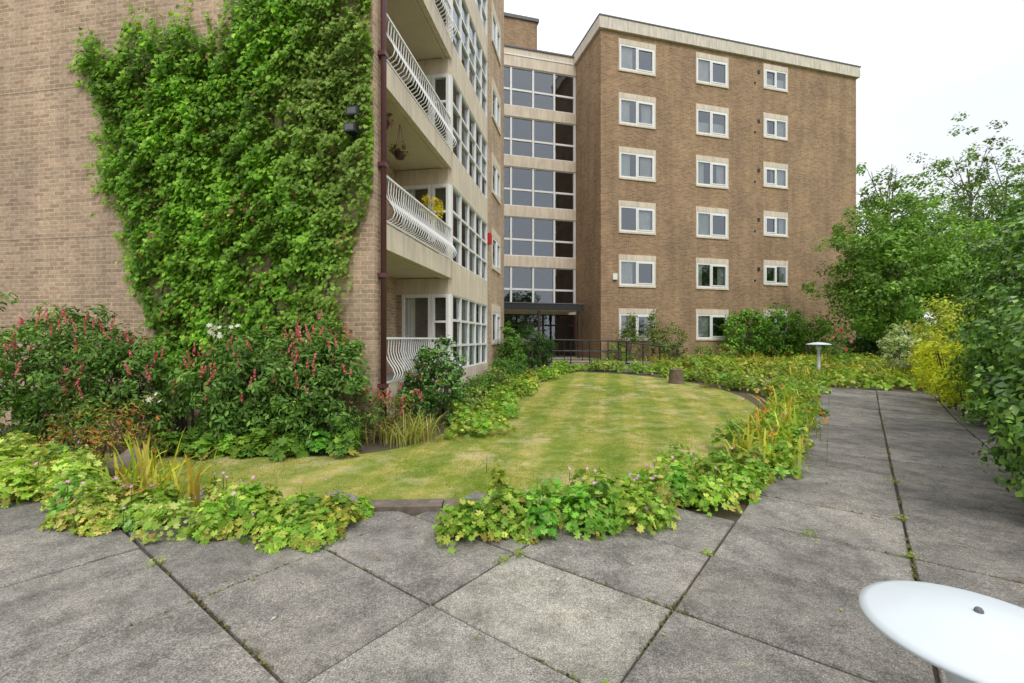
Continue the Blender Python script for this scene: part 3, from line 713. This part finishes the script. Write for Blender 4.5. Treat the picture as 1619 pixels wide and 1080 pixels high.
bush('climbing_shrub',[(12.2,23.6,1.9,1.3,.5,1.2),(14.2,24.2,1.9,1.5,.5,1.25),(16.2,24.8,1.6,1.3,.5,1.2)],[(.14,.32,.035),(.23,.43,.05),(.09,.2,.025)],.14,shape_simple(.32),nl=30,nc=110,cr=.32,lump=.14)
for (x,y) in ((4.9,21.2),(9.0,21.5),(10.3,21.9)): bush('small_shrub',[(x,y,g(y)+.3,.5,.35,.45)],[(.3,.38,.08),(.18,.3,.05)],.09,shape_simple(.3),nl=22,nc=40,cr=.16)
e=bush('rose_bush',[(13.6,19.2,1.2,.5,.5,.75)],[(.14,.26,.04),(.2,.34,.06)],.09,shape_simple(.3),nl=20,nc=50,cr=.2,lump=.2)
P=np.array([(13.6+R.normal()*.35,18.9+R.normal()*.3,1.7+R.normal()*.3) for _ in range(16)]); flowers('roses',P,.16,pal(16,[(.65,.2,.3),(.6,.05,.1)],None,.1),e,7)
bush('clipped_hedge',[(15.6+i*.9,21.6-.15*i,1.1,.75,.5,.55) for i in range(5)],[(.05,.12,.03),(.08,.18,.04)],.08,shape_simple(.3),nl=30,nc=90,cr=.16,zmin=0)
bush('variegated_shrub',[(13.2,15.2,1.2,.7,.6,.8)],[(.45,.52,.28),(.3,.42,.16),(.62,.62,.4)],.09,shape_simple(.3),nl=34,nc=110,cr=.18)
bush('golden_shrub',[(12.6,13.0,1.75,.95,.8,.85,1.2),(12.9,13.4,.9,.9,.7,.8)],[(.45,.50,.07),(.28,.42,.05),(.55,.5,.1)],.09,shape_simple(.3),nl=26,nc=110,cr=.22,lump=.18)
bush('golden_shrub',[(9.65,9.9,1.1,.6,.6,.65),(9.25,9.2,.75,.45,.5,.5,.7),(10.3,10.9,.85,.5,.5,.65,.7)],[(.88,.84,.06),(.72,.74,.05),(.36,.50,.05)],.075,shape_simple(.3),nl=34,nc=105,cr=.15,lump=.17)
HG=[(.10,.23,.04),(.16,.33,.05),(.27,.45,.07),(.055,.13,.03)]
bush('laurel_hedge',[(9.1,7.7,1.95,1.15,1.0,2.15,1.3),(8.9,6.6,2.1,1.25,1.0,2.35,1.2),(7.4,5.85,1.75,.95,.8,1.95,1.1),(6.2,4.75,1.4,.92,.75,1.5,1.0),(5.1,3.75,1.0,.87,.65,1.0,.8)],
     HG,.075,shape_simple(.34,.14),nl=60,nc=300,cr=.19,w=[4,4,3,1.3],mat='glossleaf',lump=.13)
bush('garden_shrub',[(10.3,8.9,1.6,.95,.9,1.7,1.2),(9.2,8.3,.8,.75,.7,.8,.7)],[(.24,.41,.06),(.35,.5,.07),(.15,.28,.04)],.085,shape_simple(.3),nl=44,nc=160,cr=.22,lump=.14)

# ---------------------------------------------------------------- trees
def tree(name,x,y,h,cr,cols,nc,nl,ls,shape,crown_base=.3,r0=.2,cl=.7,lump=.2,mat='leaf',inner=.75):
    e=empty(name); z0=g(y); G=Geo()
    tp=[(x,y,z0-.2)]; 
    for i in range(1,7): tp.append((x+R.normal()*.12*i*.5,y+R.normal()*.1*i*.5,z0+h*.85*i/6))
    G.tube('bark',tp,[r0*(1-.8*i/6) for i in range(7)],9,'trunk')
    cz=z0+h*(crown_base+1)/2; rzz=h*(1-crown_base)/2
    P,O,ix=clump((x,y,cz),(cr,cr,rzz),nc,cl,nl,lump,.2,inner=inner)
    for i in range(20):
        t=R.uniform(.25,.9); k=min(int(t*6),5); s=Vector(tp[k]).lerp(Vector(tp[k+1]),t*6-k)
        a=R.uniform(0,6.28); zt=min(z0+h*.98,s.z+R.uniform(.08,.3)*h); q=cr*R.uniform(.5,.95)*math.sqrt(max(.1,1-((zt-cz)/rzz)**2*.9))
        en=Vector((x+q*math.cos(a),y+q*math.sin(a),zt)); mid=s.lerp(en,.5)+Vector((0,0,-.1*q))
        G.tube('bark',[s,mid,en],[r0*.38*(1-t*.5),r0*.22*(1-t*.5),r0*.05],6,'limbs',False)
        for _ in range(3):
            m2=mid.lerp(en,R.uniform(.1,.7)); e2=m2+Vector((R.normal(),R.normal(),abs(R.normal())*.8))*cr*.2
            G.tube('bark',[m2,e2],[r0*.1,r0*.03],4,'twigs',False)
    G.build(e,smooth=('trunk',))
    br=(1+R.normal(size=(nc+1,1))*.22).clip(.5,1.6)
    leaves('crown',P,O+R.normal(size=P.shape)*.5,ls*R.uniform(.6,1.3,len(P)),pal(len(P),cols)*br[ix],shape,mat,e)
    return e
TG=[(.18,.34,.05),(.26,.44,.08),(.11,.22,.035)]
tree('garden_tree',17.2,20.6,7.2,2.9,TG,300,75,.17,shape_simple(.28),.05,.14,.5,.17,inner=.6)
tree('garden_tree',20.8,20.5,6.6,2.7,TG,220,75,.17,shape_simple(.28),.06,.14,.5,.17,inner=.6)
BT=[(.13,.22,.05),(.19,.31,.07),(.09,.16,.04)]
for (x,y,h,c) in ((27.8,34,14.6,2.9),(31.5,35.5,13.4,2.6),(38.2,38,18,3.4),(35.2,37,12,2.6),(42.5,39,17.5,3.6),(46,41,15,4)):
    tree('background_tree',x,y,h,c,BT,130,36,.26,shape_simple(.3),.25,.26,.6,.28)
bush('distant_trees',[(26+i*6+R.normal(),41+R.normal()*3,4,4.5,3,5+R.normal()) for i in range(8)]+[(-60+i*7,75+R.normal()*3,5,5,3,6) for i in range(16)],[(.08,.17,.03),(.13,.24,.04)],.5,shape_simple(.35),nl=24,nc=110,cr=1.0,stem=False,zmin=0)
bush('woodland',[(-26+i*7+R.normal(),-30+R.normal()*3,6,5,3,7+2.5*R.normal()) for i in range(9)],[(.05,.10,.02),(.08,.14,.03)],.8,shape_simple(.35),nl=16,nc=90,cr=1.6,stem=False,zmin=0)

# ---------------------------------------------------------------- grass blades on the lawn
n=80000; x=R.uniform(-7.5,6.2,n*2); y=4.2+(R.random(n*2)**1.5)*9
m=np.array([inpoly(a,b,lawn) for a,b in zip(x,y)]); x=x[m][:n]; y=y[m][:n]
pn=np.sin(1.3*x+.7)*np.sin(1.1*y+.3*x)+.5*np.sin(3.1*x-2*y)+.4*np.sin(5.3*x+4.1*y+np.sin(3*x))+.5*np.sin(5.28*(x*.976-y*.218))
keep=R.random(len(x))>(.15+.7*(pn>.55)); x=x[keep]; y=y[keep]; pn=pn[keep]
B=np.stack([x,y,gv(y)+.008],1); k=len(B)
t=(pn*.38+.5+R.normal(size=k)*.22).clip(0,1)[:,None]
C=(np.array([.15,.27,.02])*(1-t)+np.array([.56,.49,.20])*t)*R.uniform(.7,1.3,(k,1))
blades('lawn_blades',B,R.uniform(0,6.28,k),R.uniform(.016,.038,k),np.full(k,.008),R.uniform(.2,1,k),C,bpy.data.objects['lawn'],1)
# weeds and moss in the slab joints
Q=[]
for _ in range(14000):
    if random.random()<.55: a=1.84+DA*random.randint(-3,8)+random.gauss(0,.007); b=random.uniform(-2,5)
    else: b=-.27+DB*random.choice([0,0,0,1,1,2,3,-1]); a=random.uniform(.3,15); b+=random.gauss(0,.009)
    X,Y=xy(a,b)
    if math.sin(a*5+b*9)+math.sin(a*1.7-b*2.3)+.6*math.sin(b*13+a*3)<.4: continue
    if inpoly(X,Y,paved): Q.append((X,Y,g(Y)+random.uniform(.015,.038)))
Q=np.array(Q); k=len(Q)
ew=empty('joint_weeds')
leaves('weeds',Q,R.normal(size=(k,3))*.4+np.array([0,0,1]),R.uniform(.01,.03,k),pal(k,[(.13,.2,.04),(.24,.25,.07),(.2,.13,.05),(.12,.11,.05),(.08,.09,.03)]),shape_simple(.35),'leaf',ew)
k=170; a=R.uniform(0,14,k); b=R.uniform(-1.5,4,k); Q=np.array([[*xy(i,j),0] for i,j in zip(a,b)]); mm=np.array([inpoly(p[0],p[1],paved) for p in Q]); Q=Q[mm]; Q[:,2]=gv(Q[:,1])+.042; k=len(Q)
leaves('fallen_leaves',Q,R.normal(size=(k,3))*.25+np.array([0,0,1]),R.uniform(.015,.04,k),pal(k,[(.45,.38,.12),(.26,.32,.06),(.55,.52,.45)]),shape_simple(.3),'leaf',ew)
for (a,b,s) in ((2.66,1.98,.06),(2.5,2.02,.05),(1.0,3.9,.06),(3.5,.9,.05),(4.35,-.27,.05),(5.2,-.26,.06),(6.5,-.27,.07),(1.85,.9,.04),(4.32,.35,.06),(1.02,1.2,.035)):
    X,Y=xy(a,b); k=40; P=np.array([X,Y,.05])+R.normal(size=(k,3))*np.array([s*.5,s*.5,.012]); P[:,2]=P[:,2].clip(.035,.08)
    leaves('joint_plants',P,R.normal(size=(k,3))*.4+np.array([0,0,1]),R.uniform(.012,.03,k),pal(k,[(.26,.42,.06),(.4,.42,.1)]),shape_simple(.35),'leaf',ew)

# ---------------------------------------------------------------- garden lamps
def lamp(x,y,h,r):
    e=empty('garden_lamp',(x,y,g(y))); G=Geo(); s=.06*r/.3
    prof=[(.001,h)]
    for i in range(1,13):
        t=i/12; prof.append((r*t,h-s*t**1.8))
    prof+=[(r,h-s-.012),(r-.01,h-s-.014),(r*.5,h-s+.015),(.07,h-s-.01)]
    G.lathe('opal',0,0,prof,64,'cap')
    G.lathe('opal',0,0,[(.001,h-s-.02),(.075,h-s-.02),(.075,h-s-.16),(.045,h-s-.18),(.045,.03),(.08,.02),(.08,0)],24,'post')
    G.lathe('lead',0,0,[(.0005,h+.012),(.007,h+.012),(.011,h+.006),(.012,h-.002)],12,'screw')
    G.build(e,smooth=('cap','post','screw'))
lamp(1.395,1.36,.785,.285); lamp(9.7,14.4,1.25,.35)

# ---------------------------------------------------------------- stump, stone, timber post, edging
G=Geo(); e=empty('tree_stump',(5.05,14.0,g(14.0)))
G.lathe('timber',0,0,[(.26,-.05),(.22,.1),(.2,.42),(.19,.44)],14,'trunk'); G.lathe('timber',0,0,[(.19,.44),(.1,.445),(.001,.445)],14,'cut_top'); G.build(e)
G=Geo(); e=empty('garden_stone',(-4.25,5.05,0))
bm=bmesh.new(); bmesh.ops.create_icosphere(bm,subdivisions=3,radius=.2)
for v in bm.verts: v.co=Vector((v.co.x*1.1,v.co.y*.8,v.co.z*1.25))*(1+.1*math.sin(v.co.x*17)+.08*math.cos(v.co.z*21+v.co.y*11))+Vector((0,0,.14))
me=bpy.data.meshes.new('boulder'); bm.to_mesh(me); bm.free(); me.materials.append(M['stone']); link(bpy.data.objects.new('boulder',me),e)
G=Geo(); e=empty('edging_stones',(-.95,4.25,0),.05)
G.box('stone',-.45,.3,-.1,.1,-.05,.07,'stone_1'); G.box('stone',.31,.75,-.08,.11,-.05,.06,'stone_2'); G.box('stone',-1.2,-.46,-.08,.1,-.05,.065,'stone_3'); G.build(e)
G=Geo(); e=empty('timber_post',(-6.95,6.05,0)); G.box('timber',-.06,.06,-.06,.06,-.1,.62,'post'); G.box('timber',-.075,.075,-.075,.075,.62,.65,'cap'); G.build(e)

# ---------------------------------------------------------------- balcony plants
def lw(x,y,z): 
    v=Matrix.Rotation(A1,4,'Z')@Vector((x,y,z)); return (v.x-2.2,v.y+7.25,v.z)
p=lw(3.0,.12,4.55)
e=bush('balcony_flower_pot',[(*p,.22,.22,.28,.6)],[(.85,.62,.02),(.9,.72,.05),(.6,.55,.03)],.06,shape_long(.15),nl=30,nc=44,cr=.09,stem=False,zmin=None)
q=lw(3.0,.12,0); G=Geo(); G.lathe('maroon',q[0],q[1],[(.001,3.46),(.11,3.46),(.15,3.75),(.14,3.76),(.001,3.72)],16,'pot'); G.tube('bark',[(q[0],q[1],3.7),(q[0],q[1],4.5)],.012,5,'stem'); G.build(e)
for (a,b,z) in ((1.6,.25,5.25),(.75,.2,5.45)):
    p=lw(a,b,z); e=bush('hanging_basket',[(*p,.16,.16,.15,.5)],[(.1,.17,.03),(.5,.14,.2),(.16,.28,.05)],.05,shape_simple(),nl=22,nc=30,cr=.06,stem=False,zmin=None)
    G=Geo(); G.lathe('brown',p[0],p[1],[(.001,z-.16),(.08,z-.14),(.13,z-.03)],14,'basket')
    for t in (0,2.1,4.2): G.tube('black',[(p[0]+.12*math.cos(t),p[1]+.12*math.sin(t),z),(p[0],p[1],5.79)],.004,4,'chains')
    G.build(e)

# ---------------------------------------------------------------- world, sun, camera
W=bpy.data.worlds.new('World'); sc.world=W; W.use_nodes=True; nt=W.node_tree; bg=nt.nodes['Background']
sky=nt.nodes.new('ShaderNodeTexSky'); sky.sky_type='NISHITA'; sky.sun_disc=False
EL=math.radians(52); AZ=math.radians(165)
sky.sun_elevation=EL; sky.sun_rotation=AZ; sky.dust_density=3; sky.air_density=1
tc=nt.nodes.new('ShaderNodeTexCoord')
n1=noise(nt,tc.outputs['Generated'],2.2,5,.55)
cloud=ramp(nt,n1,[(.3,(.86,.89,.93)),(.7,(1,1,1))])
sx=nt.nodes.new('ShaderNodeSeparateXYZ'); nt.links.new(tc.outputs['Generated'],sx.inputs[0])
ov=ramp(nt,sx.outputs['Z'],[(0.0,(.60,.605,.61)),(.35,(.64,.645,.65)),(.95,(1,1,1))])
cl=mixc(nt,1.0,mixc(nt,1.0,cloud,ov,'MULTIPLY'),(12.3,12.3,12.3),'MULTIPLY')
nt.links.new(mixc(nt,.9,sky.outputs[0],cl),bg.inputs[0]); bg.inputs[1].default_value=.15
s=bpy.data.lights.new('sun','SUN'); s.energy=1.4; s.angle=math.radians(18); s.color=(1,.96,.9)
so=link(bpy.data.objects.new('sun',s))
d=Vector((math.sin(AZ)*math.cos(EL),math.cos(AZ)*math.cos(EL),math.sin(EL)))
so.rotation_euler=(-d).to_track_quat('-Z','Y').to_euler()
cam=bpy.data.cameras.new('camera'); cam.lens=16; cam.sensor_width=36; cam.clip_end=1000; cam.clip_start=.05; cam.shift_y=-.0025
co=link(bpy.data.objects.new('camera',cam)); co.location=(0,0,1.6); co.rotation_euler=(math.pi/2,0,0); sc.camera=co
